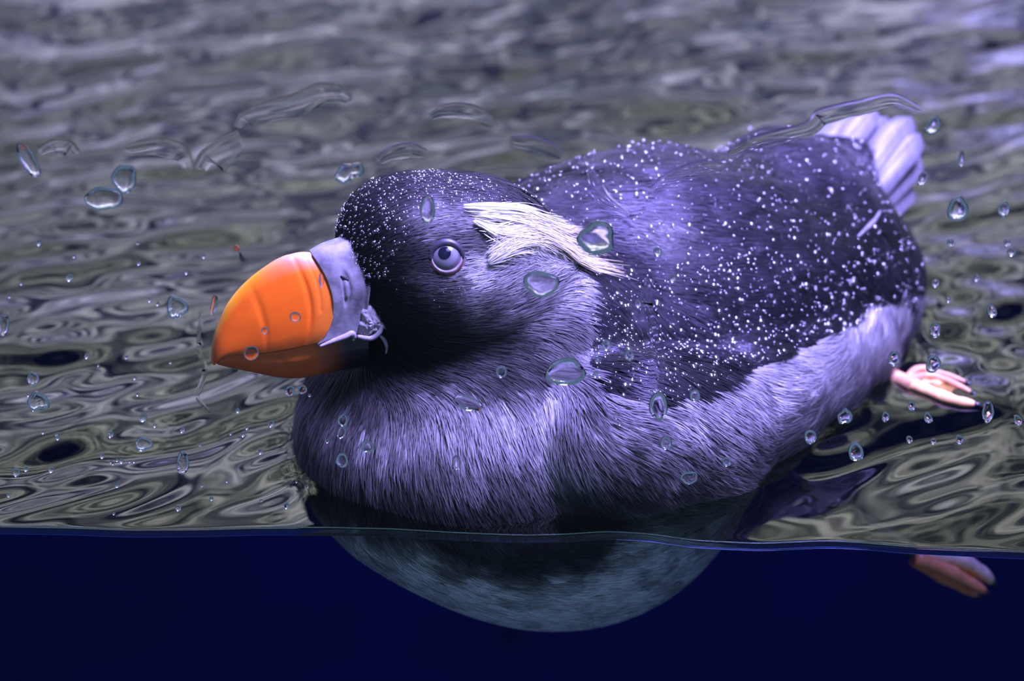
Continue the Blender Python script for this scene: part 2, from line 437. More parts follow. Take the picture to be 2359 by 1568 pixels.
FD = np.array([(900, 450, 1, -.4), (1000, 420, 1, 0), (1150, 450, 1, .5), (1250, 520, 1, .8), (830, 560, .8, -.6), (870, 640, 1, -.1), (900, 720, 1, .1), (1040, 690, 1, -.15), (1080, 560, 1, -.1), (1100, 750, 1, -.45), (1200, 680, 1, -.55), (1300, 640, 1, -.2),
 (900, 840, 1, .2), (1000, 830, 1, .25), (1150, 820, 1, .5), (1280, 800, .8, .7), (1340, 760, 1, .3),
 (720, 950, -.3, 1), (800, 920, -.2, 1), (900, 950, -.1, 1), (1050, 950, .05, 1), (1200, 950, .2, 1), (1320, 950, .35, 1), (1000, 1080, .3, 1), (1150, 1080, .5, 1), (1300, 1080, .6, 1), (850, 1080, .1, 1), (720, 1060, 0, 1), (900, 1180, .5, 1), (1100, 1180, .6, 1), (1250, 1170, .65, .9),
 (1420, 980, 1, .1), (1500, 1000, 1, .35), (1600, 1000, 1, .4), (1700, 970, 1, .45), (1800, 900, 1, -.1), (1860, 850, 1, -.35), (1960, 800, .5, -.8), (2020, 770, .2, -1), (1800, 1000, 1, -.2), (1500, 1100, .75, .9), (1650, 1070, .9, .5), (1900, 920, .8, -.5), (1400, 1120, .7, 1),
 (1300, 480, 1, .1), (1500, 450, 1, 0), (1500, 600, 1, .1), (1700, 560, 1, -.1), (1900, 500, 1, -.3), (2050, 600, .2, .9), (1420, 760, .5, .9), (1600, 800, 1, .3), (1850, 720, 1, 0), (2000, 680, .6, .4),
 (1200, 1280, 1, .7), (900, 1300, 1, .5), (1400, 1300, 1, .1), (1250, 1400, 1, .1), (1600, 1280, 1, -.2)], float)
WHITE = [(1055, 478), (1120, 472), (1190, 482), (1265, 520), (1330, 560), (1400, 612), (1330, 605), (1270, 575), (1225, 562), (1170, 585), (1125, 605), (1118, 580), (1150, 555), (1128, 530), (1095, 508)]

BKA = np.array([(1250, 440, .05), (1400, 450, .07), (1550, 430, .06), (1450, 550, .07), (1600, 560, .06), (1400, 640, .045), (1550, 680, .075), (1650, 720, .06), (1700, 480, .03), (1800, 420, .025), (1750, 560, .03), (1800, 640, .03), (1430, 780, .015), (1520, 850, .045), (1620, 800, .05), (1620, 870, .02), (1700, 780, .012), (1800, 730, .010), (1900, 600, .014), (1950, 480, .008), (2050, 500, .012), (2080, 620, .02), (1950, 700, .010), (1880, 380, .06), (1850, 520, .012), (1950, 335, .16), (1990, 380, .12)], float)  # back tones: violet sheen and the shadow under the tail painted in
def rbf(px, pts, vals, sig):
    out = np.empty((len(px), vals.shape[1])); 
    for a in range(0, len(px), 20000):
        d2 = ((px[a:a + 20000, None] - pts[None]) ** 2).sum(-1); d2 = d2 - d2.min(1, keepdims=True) * .92
        w = np.exp(-d2 / (2 * sig * sig)); out[a:a + 20000] = (w @ vals) / w.sum(1, keepdims=True)
    return out
def shade_of(P):                          # plumage colour, with shade and sheen painted in, and wetness of a body point
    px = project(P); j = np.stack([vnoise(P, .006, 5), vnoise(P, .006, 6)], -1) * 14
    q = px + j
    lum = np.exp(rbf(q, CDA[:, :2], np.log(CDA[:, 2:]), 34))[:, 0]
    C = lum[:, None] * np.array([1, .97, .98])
    back = inpoly(px + j * .5, BACKPOLY)
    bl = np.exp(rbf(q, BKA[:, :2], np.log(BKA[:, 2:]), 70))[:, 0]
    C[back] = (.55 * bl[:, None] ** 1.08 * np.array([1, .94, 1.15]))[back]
    wh = inpoly(px + j * 1.3, WHITE) & (P[:, 1] < .085); C[wh] = (.66, .65, .56)
    return C, back, wh
def flow(P, N):
    px = project(P); v = rbf(px, FD[:, :2], FD[:, 2:], 55)
    t = v[:, :1] * RGT - v[:, 1:] * UPV + FWD * .10
    t = t - N * (t * N).sum(1, keepdims=True); return t / np.maximum(np.linalg.norm(t, axis=1, keepdims=True), 1e-6)

BV, BQ = surface_nets((-.13, -.01, -.13), (.26, .35, .16), .002)
BN = grad(BV)
bk_ = inpoly(project(BV), BACKPOLY)
LUMP = lambda P: vnoise(P, .030, 41) * .0022 + vnoise(P, .013, 42) * .0009
BV = BV + BN * (LUMP(BV) * bk_)[:, None]
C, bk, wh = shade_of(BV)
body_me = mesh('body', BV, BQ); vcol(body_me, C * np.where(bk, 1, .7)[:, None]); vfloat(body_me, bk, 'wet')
PLUM = attr_mat('plumage', .6, .15, wet=.33)
t_ = NT('skin_under_plumage')
SKIN = attr_mat('skin_under_plumage', .6, .35, wet=.36, nscale=260, bump=(.35, .0012))
body = link('body', body_me, SKIN, puffin)

# surface samples
def tri_samples(n, wfun):
    A, B, C_, D = (BV[BQ[:, k]] for k in range(4))
    ar = np.linalg.norm(np.cross(C_ - A, D - B), axis=1) * .5; cen = (A + B + C_ + D) / 4; nn = BN[BQ[:, 0]]
    w = ar * wfun(cen, nn); w /= w.sum(); f = rng.choice(len(BQ), n, p=w)
    u, v = rng.random((2, n, 1)); P = (A[f] * (1 - u) + B[f] * u) * (1 - v) + (D[f] * (1 - u) + C_[f] * u) * v
    N = BN[BQ[f, 0]] * .25 + BN[BQ[f, 1]] * .25 + BN[BQ[f, 2]] * .25 + BN[BQ[f, 3]] * .25
    return P, N / np.linalg.norm(N, axis=1, keepdims=True)
def facing(c, n):
    v = CAM - c; v = v / np.linalg.norm(v, axis=1, keepdims=True); return (n * v).sum(1)
def wdens(c, n):
    f = facing(c, n); w = np.where(f > -.25, 1.0, .12)
    px = project(c); b = inpoly(px, BACKPOLY)
    return w * np.where(b, .75, 1.0) * np.where(c[:, 2] < -.02, .7, 1)

def blades(P, N, T, L, W, lift, C, wet, curl=.6):
    n = len(P); S = np.cross(N, T); rows = [0, .38, .74]
    V = np.empty((n, 7, 3)); k = 0
    for s in rows:
        c = P + T * (L * s)[:, None] + N * (lift * L * (s - curl * s * s))[:, None]; w = (W * (1 - s ** 2 * .75))[:, None] * .5
        V[:, k] = c - S * w; V[:, k + 1] = c + S * w; k += 2
    V[:, 6] = P + T * L[:, None] + N * (lift * L * (1 - curl))[:, None]
    o = np.arange(n)[:, None] * 7
    tri = np.array([(0, 1, 3), (0, 3, 2), (2, 3, 5), (2, 5, 4), (4, 5, 6)])
    F = (o[:, :, None] + tri[None]).reshape(-1, 3)
    return V.reshape(-1, 3), F, np.repeat(C, 7, 0), np.repeat(wet, 7)

NB = 230000
P, N = tri_samples(NB, wdens)
# tufts: blades of one feather lean to the same tip
CP, CN = tri_samples(2600, wdens); CT = flow(CP, CN)
near = np.empty(NB, np.int64)
c32 = (CP * 10).astype(np.float32); c2 = (c32 ** 2).sum(1)
for a in range(0, NB, 10000): near[a:a + 10000] = (c2 - 2 * ((P[a:a + 10000] * 10).astype(np.float32) @ c32.T)).argmin(1)
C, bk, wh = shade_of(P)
T = flow(P, N); px = project(P)
headm = inpoly(px, [(760, 380), (1130, 380), (1300, 560), (1200, 720), (950, 800), (760, 860)])
L = np.where(headm, .0050, .0105) * rng.uniform(.7, 1.35, NB); L = np.where(bk, .011 * rng.uniform(.6, 1.2, NB), L)
L = np.where(wh, .009, L); L = np.where(P[:, 2] < -.012, .008, L)
tip = CP[near] + CT[near] * .010 + CN[near] * .0015
pull = tip - P; pull -= N * (pull * N).sum(1, keepdims=True)
pull /= np.maximum(np.linalg.norm(pull, axis=1, keepdims=True), 1e-6)
k = np.where(headm | wh, .12, .34)[:, None]; k = k * ((pull * T).sum(1, keepdims=True) > .2)
T = T + pull * k + rng.normal(size=(NB, 3)) * .10; T -= N * (T * N).sum(1, keepdims=True); T /= np.linalg.norm(T, axis=1, keepdims=True)
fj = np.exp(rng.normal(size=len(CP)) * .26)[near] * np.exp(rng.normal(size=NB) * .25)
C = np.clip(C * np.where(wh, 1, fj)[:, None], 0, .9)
lum_g = np.stack([LUMP(P + np.array(v) * .002) - LUMP(P - np.array(v) * .002) for v in np.eye(3)], -1) / .004
N2 = N + rng.normal(size=(NB, 3)) * .10 - lum_g * (1.6 * bk)[:, None]; N2 /= np.linalg.norm(N2, axis=1, keepdims=True)
W = np.where(headm, .00036, .00047) * rng.uniform(.7, 1.4, NB); W = np.where(bk, .0006, W)
keep = np.linalg.norm(P - at_y(1029, 592, P[:, 1].mean()), axis=1) > 0
ex = (px[:, 0] - 1030) ** 2 + (px[:, 1] - 592) ** 2 > 40 ** 2
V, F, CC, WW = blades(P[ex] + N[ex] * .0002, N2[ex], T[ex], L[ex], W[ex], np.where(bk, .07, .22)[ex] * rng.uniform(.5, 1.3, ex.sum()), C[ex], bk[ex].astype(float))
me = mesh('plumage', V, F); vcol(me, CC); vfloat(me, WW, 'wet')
o = link('plumage', me, PLUM, puffin); tag(o, 'fine hair-like grey and black feathers covering the body', None, None, 'stuff')

# one feather vane
def vane(L_, W_, n=6, tipr=.55, camber=.12, droop=.10):
    V, F = [], []
    for i in range(n + 1):
        s = i / n; w = W_ * .5 * (min(1, (s / .28)) ** .6) * (1 if s < tipr else math.sqrt(max(0.0, 1 - ((s - tipr) / (1 - tipr)) ** 2)) * .98 + .02)
        for q, u in ((-1, -1), (-.5, -.5), (0, 0), (.5, .5), (1, 1)):
            V.append((s * L_, u * w, L_ * droop * (s * .9 - s * s) - camber * W_ * q * q))
        if i:
            for j in range(4): a = (i - 1) * 5 + j; F.append((a, a + 5, a + 6, a + 1))
    return np.array(V), np.array(F)
# ---- bill: cross-sections from culmen to cutting edge, both sides
def hits(pts): return np.array([hit(x, y) for x, y in pts])
BA, BB, BT = at_y(830, 540, .0545), at_y(800, 850, .0545), at_y(490, 832, .0345)
bn = np.cross(BB - BA, BT - BA); bn /= np.linalg.norm(bn)
if bn @ (CAM - BA) < 0: bn = -bn
def on_bill(x, y):
    d = ray(x, y); return CAM + d * (((BA - CAM) @ bn) / (d @ bn))
def loft(top, bot, ns, nv, half, bow, groove=None, close_end=True):
    T_ = spline(top, ns); B_ = spline(bot, ns); V, F, sv = [], [], []
    for sgn in (1, -1):
        for i in range(ns):
            s = i / (ns - 1)
            for j in range(nv):
                v = j / (nv - 1); q = T_[i] * (1 - v) + B_[i] * v; q = q + np.array([bow(s) * 4 * v * (1 - v), 0])
                h = half(s, v) - (groove(s, v) if groove else 0)
                V.append(on_bill(*q) + bn * sgn * max(h, 0)); sv.append((s, v))
    n1 = ns * nv
    for g in (0, 1):
        for i in range(ns - 1):
            for j in range(nv - 1):
                a = g * n1 + i * nv + j; f = (a, a + 1, a + nv + 1, a + nv); F.append(f if g == 0 else f[::-1])
    for i in range(ns - 1):
        for j in (0, nv - 1):
            a = i * nv + j; f = (a, a + nv, n1 + a + nv, n1 + a); F.append(f if j == 0 else f[::-1])
    for i in (0, ns - 1):
        for j in range(nv - 1):
            a = i * nv + j; f = (a, n1 + a, n1 + a + 1, a + 1); F.append(f if i == 0 else f[::-1])
    return V, F, np.array(sv)
gs = lambda x, c, w: math.exp(-((x - c) / w) ** 2)
up_half = lambda s, v: (.0012 + .0125 * min(1, s) ** .62) * (.02 + .98 * math.sin(math.pi / 2 * min(1, v / .85))) ** .62 * (1 - .10 * max(0, (v - .8) / .2) ** 2)
grv = lambda s, v: (.0010 * gs(s, .80 + .03 * v, .016) + .0004 * gs(s, .885, .012) * (v < .6) + .0006 * gs(s, .56, .018)) * min(1, (v + .05) * 3) * (1 - .75 * max(0, v - .55) / .45)
V, F, sv = loft([(487, 834), (489, 795), (500, 752), (528, 695), (575, 643), (640, 598), (690, 583), (722, 584)], [(491, 838), (500, 820), (522, 806), (560, 800), (605, 793), (650, 783), (690, 772), (716, 764)], 110, 44, up_half, lambda s: 34 * s ** 2, grv)
me = mesh('upper_mandible', V, F)
c = np.zeros((len(V), 3)); s_, v_ = np.tile(sv[:len(V) // 2], (2, 1)).T if len(sv) != len(V) else sv.T
o1, o2, yl = np.array([.95, .16, .006]), np.array([.93, .26, .03]), np.array([.95, .42, .015])
e = np.clip(1 - v_ / .13, 0, 1) * np.clip((.75 - s_) / .3, 0, 1); e = np.maximum(e, np.clip((.06 - s_) / .06, 0, 1) * .8)
c = o1 * (1 - e[:, None]) + yl * e[:, None]; q = np.clip((s_ - .80) / .1, 0, 1)[:, None]; c = c * (1 - .5 * q) + o2 * .5 * q
q = (np.clip((s_ - .6) / .3, 0, 1) * np.clip(1 - v_ / .16, 0, 1))[:, None]; c = c * (1 - .6 * q) + np.array([.9, .55, .42]) * .6 * q  # pinkish glare painted along the rear of the culmen
vcol(me, c)
t = NT('glossy_orange_bill'); b = t.bsdf(Roughness=.30); a = t.n('ShaderNodeAttribute', attribute_name='Col'); nz = t.noise(120, 4)
mx = t.n('ShaderNodeMixRGB', blend_type='MULTIPLY'); r = t.ramp(nz.outputs['Fac'], [(.3, (.82, .78, .7)), (.6, (1, 1, 1))]); mx.inputs[0].default_value = .5
t.l(a.outputs['Color'], mx.inputs[1]); t.l(r.outputs[0], mx.inputs[2]); t.l(mx.outputs[0], b.inputs['Base Color'])
b.inputs['Coat Weight'].default_value = .5; b.inputs['Coat Roughness'].default_value = .07; b.inputs['Subsurface Weight'].default_value = .12; b.inputs['Subsurface Radius'].default_value = (.004, .0015, .0005); b.inputs['Subsurface Scale'].default_value = 1.0
t.bump(nz.outputs['Fac'], b, .08, .0006); BILL = t.m
um = link('upper_mandible', me, BILL, puffin); um['label'] = 'orange upper bill with curved grooves and a hooked tip'
low_half = lambda s, v: (.0010 + .0112 * min(1, s) ** .65) * math.sqrt(min(1, .05 + (1 - v) / .7))
V, F, sv = loft([(497, 833), (515, 810), (560, 803), (610, 794), (660, 783), (716, 766), (770, 752), (830, 742)], [(500, 838), (530, 845), (575, 853), (640, 865), (690, 866), (740, 856), (790, 846), (840, 838)], 80, 26, low_half, lambda s: 0, lambda s, v: .0005 * gs(s, .5, .02) * (1 - abs(2 * v - 1)))
me = mesh('lower_mandible', V, F); s_, v_ = sv.T
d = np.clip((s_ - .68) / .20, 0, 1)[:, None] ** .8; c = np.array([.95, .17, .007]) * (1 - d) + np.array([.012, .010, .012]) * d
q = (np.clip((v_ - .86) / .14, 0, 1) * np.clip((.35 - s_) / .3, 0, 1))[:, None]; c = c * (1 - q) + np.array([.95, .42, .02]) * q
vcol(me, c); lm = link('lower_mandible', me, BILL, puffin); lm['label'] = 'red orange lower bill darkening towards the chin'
# plate behind the orange sheath
pl_half = lambda s, v: (.0128 + .0030 * s) * math.sqrt(min(1, .05 + v / .5))
V, F, sv = loft([(716, 582), (745, 566), (785, 553), (836, 536)], [(712, 768), (740, 755), (770, 746), (812, 736)], 40, 36, pl_half, lambda s: 30 * (1 - s) + 6, lambda s, v: .0011 * gs(s, .90, .03) + .0009 * gs(math.hypot((s - .5) * 1.6, v - .42), .14, .05))
me = mesh('bill_plate', V, F); 
t = NT('grey_horn_plate'); b = t.bsdf(Roughness=.32); nz = t.noise(140, 5); r = t.ramp(nz.outputs['Fac'], [(.32, (.12, .11, .125)), (.6, (.29, .275, .295))]); t.l(r.outputs[0], b.inputs['Base Color']); t.bump(nz.outputs['Fac'], b, .35, .0012); b.inputs['Coat Weight'].default_value = .6; b.inputs['Coat Roughness'].default_value = .12; HORN = t.m
plate = link('bill_plate', me, HORN, puffin); plate['label'] = 'grey horny plate between the orange bill and the face'
def pipe(name, pts, r, mat, parent, off=.0, seg=8, n=14, base=None):
    pp = spline([base(*p) + bn * off if base else p for p in pts], n); rr = np.interp(np.linspace(0, 1, n), np.linspace(0, 1, len(r)), r)
    v, f = tube(pp, rr, seg); return link(name, mesh(name, v, f), mat, parent)
FLESH = simple('pale_wet_skin_fold', (.42, .36, .40), .25, (200, .3), (.3, .0005))
NOST = simple('dark_nostril', (.03, .025, .03), .4, (90, .3))
pipe('nostril', [(770, 612), (785, 622), (800, 636)], [.0003, .0010, .0003], NOST, plate, .0108, base=on_bill)
pipe('gape_fold', [(716, 764), (745, 752), (775, 741), (790, 734), (796, 745), (790, 750)], [.0005, .0010, .0013, .0014, .0010, .0005], FLESH, puffin, .0150, base=on_bill, n=24)
pipe('gape_fold', [(800, 738), (830, 742), (848, 728), (856, 712), (868, 722)], [.0008, .0014, .0016, .0014, .0006], FLESH, puffin, .0165, base=on_bill, n=24)
pipe('gape_fold', [(852, 738), (862, 748), (868, 764), (866, 780)], [.0006, .0010, .0008, .0003], FLESH, puffin, .0155, base=on_bill, n=16)
# warty rosette in the mouth corner: a cushion of small bumps
V, F = [], []; na, nr = 48, 14
for i in range(nr):
    rr = i / (nr - 1)
    for j in range(na):
        a = 2 * math.pi * j / na; k = 1 + .16 * math.sin(3 * a + 1) + .08 * math.sin(7 * a)
        p_ = on_bill(836 + 34 * rr * k * math.cos(a), 708 + 34 * rr * k * math.sin(a)); V.append(p_ + bn * (.0130 + .0045 * math.sqrt(max(0, 1 - rr ** 2)) ))
V = np.array(V); V += bn * (np.abs(vnoise(V, .0013, 8)) * .0011)[:, None]
for i in range(nr - 1):
    for j in range(na): F.append((i * na + j, (i + 1) * na + j, (i + 1) * na + (j + 1) % na, i * na + (j + 1) % na))
rs = link('rosette', mesh('rosette', V, F), simple('warty_pale_skin', (.40, .36, .38), .3, (300, .4), (.5, .0008)), puffin); rs['label'] = 'pale warty skin cushion at the mouth corner'

# ---- eye
ep = hit(1029, 592); en = grad(ep[None])[0]; ev = CAM - ep; ev /= np.linalg.norm(ev); ax = en * .35 + ev * .65; ax /= np.linalg.norm(ax)
ec = ep - ax * .0050
def frame(n):
    a = np.cross([0, 0, 1.0], n); a /= np.linalg.norm(a); return a, np.cross(n, a)
def ball(c, ax, r, col_fn=None, nt=40, npz=60, tmax=math.pi, bulge=0):
    a, b = frame(ax); V, F, C = [], [], []
    for i in range(nt + 1):
        th = tmax * i / nt
        for j in range(npz):
            ph = 2 * math.pi * j / npz; V.append(c + r * (ax * math.cos(th) + (a * math.cos(ph) + b * math.sin(ph)) * math.sin(th))); C.append(th)
    for i in range(nt):
        for j in range(npz): F.append((i * npz + j, (i + 1) * npz + j, (i + 1) * npz + (j + 1) % npz, i * npz + (j + 1) % npz))
    return V, F, np.array(C)
gz = ev - RGT * .10 + UPV * .22; gz /= np.linalg.norm(gz)
R_E = .0082
V, F, th = ball(ec, gz, R_E)
me = mesh('eyeball', V, F); c = np.tile((.20, .195, .22), (len(V), 1)); c[th > .74] = (.13, .125, .15); c[th < .40] = (.15, .15, .18); vcol(me, c)
t_eye = attr_mat('pale_grey_iris', .25, .5, coat=1.0); eye = link('eyeball', me, t_eye, puffin); eye['label'] = 'pale lavender grey eye'
V, F, th = ball(ec, gz, R_E + .00016, nt=10, tmax=.33); link('pupil', mesh('pupil', V, F), simple('blue_black_pupil', (.004, .005, .014), .12, None, None, Coat_Weight=1.0), eye)
a, b = frame(ax); LID = simple('red_eyelid_skin', (.22, .06, .055), .35, (400, .4), (.3, .0004)); GREYL = simple('pale_eyelid_skin', (.32, .28, .30), .4, (400, .4), (.3, .0004))
def ring_arc(name, r, tr, t0, t1, mat, up, n=40, sq=1.0):
    pp = [ec + ax * up + (a * math.cos(t) * 1.02 + b * math.sin(t) * sq) * r for t in np.linspace(t0, t1, n)]
    v, f = tube(pp, [tr * (.35 + .65 * math.sin(math.pi * i / (n - 1))) for i in range(n)], 8); return link(name, mesh(name, v, f), mat, eye)
ring_arc('lower_eyelid', .0067, .0010, math.pi * .95, math.pi * 2.10, LID, .0050)
ring_arc('lower_eyelid', .0062, .0008, math.pi * 1.0, math.pi * 2.15, GREYL, .0056)
ring_arc('upper_eyelid', .0066, .0020, -.10, math.pi * 1.05, simple('dark_eyelid_skin', (.035, .03, .04), .4, (400, .4)), .0054, sq=.92)

# ---- pale head plume
PATHS = [[(1065, 482), (1140, 490), (1215, 505), (1290, 545), (1350, 572)], [(1100, 500), (1170, 510), (1240, 530), (1310, 570), (1390, 600)], [(1130, 540), (1200, 530), (1260, 550), (1320, 595), (1400, 625)], [(1150, 530), (1230, 535), (1290, 570), (1345, 612), (1430, 640)], [(1120, 585), (1170, 560), (1220, 548), (1270, 570), (1330, 610)], [(1110, 485), (1190, 490), (1260, 520), (1330, 545), (1400, 560)], [(1122, 606), (1150, 588), (1190, 566), (1235, 556), (1290, 580)], [(1090, 512), (1130, 535), (1165, 545), (1210, 545), (1260, 560)], [(1240, 540), (1290, 575), (1340, 615), (1390, 632), (1455, 646)]]
base_h = [hits(p) for p in PATHS]
VV, FF, CC, nv_ = [], [], [], 0
for k in range(1500):
    w = rng.dirichlet(np.full(2, .6)); i0 = rng.integers(len(PATHS)); i1 = rng.integers(len(PATHS)) if rng.random() < .35 else i0
    pth = base_h[i0] * w[0] + base_h[i1] * w[1]
    t0 = .6 * rng.random() ** 1.5; t1 = min(1, t0 + (rng.uniform(.2, .42) if rng.random() > .10 else rng.uniform(.4, .7)))
    cur = spline(pth, 41)[int(t0 * 40):int(t1 * 40) + 1][::2]
    if len(cur) < 4: continue
    side = rng.normal() * .0014; up = rng.uniform(.001, .0035); n = len(cur)
    nn = grad(cur); tt = np.gradient(cur, axis=0); tt /= np.linalg.norm(tt, axis=1, keepdims=True); ss = np.cross(nn, tt)
    fan = np.linspace(0, 1, n)[:, None]
    cur = cur + nn * (up + .0018 * fan) + ss * side * (.5 + fan * .9)
    hw = .00019 * rng.uniform(.6, 1.3) * np.clip(fan * 5 + .1, 0, 1) * (1 - .8 * fan ** 2)
    V = np.stack([cur - ss * hw, cur + nn * hw * .5, cur + ss * hw], 1).reshape(-1, 3)
    for i in range(n - 1):
        a = nv_ + i * 3; FF += [(a, a + 3, a + 4, a + 1), (a + 1, a + 4, a + 5, a + 2)]
    nv_ += len(V); VV.append(V); yel = np.clip((cur[:, 0].mean() - base_h[0][1][0]) / .04, 0, 1) * rng.uniform(.3, 1)
    CC.append(np.tile(np.array([.66, .65, .58]) * (1 - yel) + np.array([.60, .52, .24]) * yel, (len(V), 1)) * rng.uniform(.75, 1.05))
me = mesh('head_plume', np.concatenate(VV), np.array(FF)); vcol(me, np.concatenate(CC))
tag(link('head_plume', me, attr_mat('straw_plume', .5, .3), puffin), 'white to straw yellow plume swept back behind the eye', None, None, 'stuff')

# ---- feathers of tail and wing
def feather(name, p0, p1, width, nrm, mat, color, edge, arch=.08, shaft=True, parent=puffin, n=14):
    p0, p1 = np.array(p0), np.array(p1); d = p1 - p0; Ln = np.linalg.norm(d); T = d / Ln; S = np.cross(nrm, T); S /= np.linalg.norm(S); N = np.cross(T, S)
    v, f = vane(1, width / Ln, n, .72, .10, 0); z = 4 * arch * (v[:, 0] - v[:, 0] ** 2) * Ln
    W_ = p0 + T * (v[:, :1] * Ln) + S * (v[:, 1:2] * Ln) + N * (v[:, 2:] * Ln + z[:, None])
    k = len(W_); W2 = W_ - N * .00035
    F = [tuple(q) for q in f] + [tuple(q[::-1] + k) for q in f]
    for i in range(n):
        a = i * 5; F += [(a, a + k, a + 5 + k, a + 5)]; a = i * 5 + 4; F += [(a, a + 5, a + 5 + k, a + k)]
    e = n * 5; F += [(e + j, e + j + k, e + j + 1 + k, e + j + 1) for j in range(4)]
    me = mesh(name, np.concatenate([W_, W2]), F); u = np.abs(v[:, 1]) / (width / Ln * .5)
    c = np.array(color) * (1 - np.clip((u - .6) / .4, 0, 1))[:, None] + np.array(edge) * np.clip((u - .6) / .4, 0, 1)[:, None]; c = c * (1 - .25 * np.sin(v[:, 0] * 70 + u * 9) ** 2)[:, None]
    vcol(me, np.concatenate([c, c])); o = link(name, me, mat, parent)
    if shaft:
        pp = [p0 + T * (s * Ln) + N * (4 * arch * (s - s * s) * Ln + .0002) for s in np.linspace(.02, .96, 10)]
        vv, ff = tube(pp, np.linspace(.0007, .0002, 10), 6); link('shaft', mesh('shaft', vv, ff), mat_shaft, o)
    return o
mat_shaft = simple('feather_shaft', (.10, .09, .10), .4, (200, .3))
TAILM = attr_mat('pale_wet_tail_feather', .42, .45)
tips = [(1955, 272), (1985, 248), (2015, 243), (2045, 268), (2075, 292), (2100, 268), (2118, 305), (2120, 360), (2100, 425)]
for k, (x, y) in enumerate(tips):
    u = k / (len(tips) - 1); p1 = at_y(x, y, .312 - .02 * u + (.006 if k % 2 else 0)); p0 = at_y(1850 + 165 * u, 385 + 125 * u, .272 - .006 * u)
    v = CAM - p1; v /= np.linalg.norm(v)
    feather('tail_feather', p0, p1, .0175 if 2 < k < 7 else .0155, v * .8 + np.array([.25 * (u - .5), 0, .45]) + (np.array([.15, 0, 0]) if k % 2 else 0), TAILM, (.09, .085, .10) if k in (0, 8) else (.13, .125, .145), (.21, .20, .23))
# pale curved wing tip edge
e_pts = [(1972, 548), (1990, 532), (2010, 512), (2024, 490)]; ee = [hit(*p) for p in e_pts]; ee = [p + grad(p[None])[0] * .0012 for p in ee]
vv, ff = tube(spline(ee, 14), np.interp(np.linspace(0, 1, 14), [0, .5, 1], [.0004, .0014, .0006]), 8); link('wing_tip', mesh('wing_tip', vv, ff), simple('pale_feather_edge', (.16, .15, .18), .4, (200, .3)), puffin)

# ---- feet
FOOT = simple('pale_orange_foot_skin', (.90, .25, .06), .38, (260, .22), (.35, .0007))
FPALE = simple('pinkish_white_shank_skin', (.46, .25, .12), .38, (260, .2), (.35, .0007))
WEB = simple('orange_web_skin', (.85, .26, .07), .42, (180, .3), (.4, .0008))
CLAW = simple('dark_claw', (.02, .018, .02), .3, (100, .3))
FLIGHT = simple('pale_pink_toe_skin', (.92, .48, .20), .38, (260, .2), (.35, .0007))
def foot(shank_mat, shank, toes, web_sets, paler):
    root = []
    n = 16; pp = spline(shank[0], n); v, f = tube(pp, np.interp(np.linspace(0, 1, n), np.linspace(0, 1, len(shank[1])), shank[1]), 10)
    ft = link('foot', mesh('foot', v, f), shank_mat, puffin)
    curves = []
    for ti, (tp, r0) in enumerate(toes):
        c = spline(tp, 14); curves.append(c); r = np.interp(np.linspace(0, 1, 14), [0, .35, .45, .7, .8, 1], [r0, r0 * .8, r0 * .95, r0 * .65, r0 * .75, r0 * .35])
        v, f = tube(c, r, 8); te = link('toe', mesh('toe', v, f), paler if ti else FLIGHT, ft)
        d = c[-1] - c[-2]; d /= np.linalg.norm(d)
        v, f = tube([c[-1] - d * .001, c[-1] + d * .002, c[-1] + d * .004 - np.array([0, 0, .001])], [r0 * .4, r0 * .28, .0001], 6); link('claw', mesh('claw', v, f), CLAW, ft)
    for a, b in web_sets:
        A, B = curves[a], curves[b]; nu = 9; V, F = [], []
        for sg in (0, 1):
            for i in range(13):
                for j in range(nu):
                    u = j / (nu - 1); k = i * (1 - .22 * 4 * u * (1 - u)); i0 = int(k); fr = k - i0; i1 = min(i0 + 1, 13)
                    p_ = (A[i0] * (1 - fr) + A[i1] * fr) * (1 - u) + (B[i0] * (1 - fr) + B[i1] * fr) * u
                    p_ = p_ + np.array([0, 0, -.0016 * math.sin(math.pi * u) + .0005 * math.sin(i * 1.7 + j)]); V.append(p_ - np.array([0, 0, .0006]) * sg)
        n1 = 13 * nu
        for i in range(12):
            for j in range(nu - 1):
                q = i * nu + j; F += [(q, q + 1, q + nu + 1, q + nu), (n1 + q, n1 + q + nu, n1 + q + nu + 1, n1 + q + 1)]
        for j in range(nu - 1): q = 12 * nu + j; F.append((q, q + 1, n1 + q + 1, n1 + q))
        link('web', mesh('web', V, F), WEB, ft)
    return ft
Z = lambda x, y, z=-.0015: at_z(x, y, z)
f1 = foot(FPALE, ([Z(1960, 835, -.012), Z(2025, 858), Z(2075, 876), Z(2105, 888)], [.0050, .0050, .0042, .0040]),
     [([Z(2098, 884), Z(2150, 905), Z(2200, 922), Z(2246, 930)], .0036), ([Z(2095, 878), Z(2130, 866), Z(2170, 872), Z(2238, 903)], .0026), ([Z(2092, 872), Z(2115, 850), Z(2160, 858), Z(2226, 880)], .0026)], [(0, 1), (1, 2)], FPALE)
f1['label'] = 'pale orange webbed foot trailing at the water surface'
Yf = lambda x, y, d=.135: at_y(x, y, d)
f2 = foot(simple('dusky_shank_skin', (.03, .02, .016), .9, (200, .3)), ([Yf(1850, 1120, .19), Yf(2000, 1205, .16), Yf(2120, 1283, .137)], [.0040, .0036, .0036]),
     [([Yf(2112, 1278), Yf(2190, 1284), Yf(2245, 1306), Yf(2286, 1340)], .0052), ([Yf(2110, 1284, .130), Yf(2170, 1308, .130), Yf(2222, 1334, .130), Yf(2270, 1362, .130)], .0044), ([Yf(2105, 1286), Yf(2150, 1316, .136), Yf(2200, 1344, .136), Yf(2252, 1370, .136)], .004)], [(0, 1), (1, 2)], FOOT)
f2['label'] = 'webbed foot hanging below the waterline'
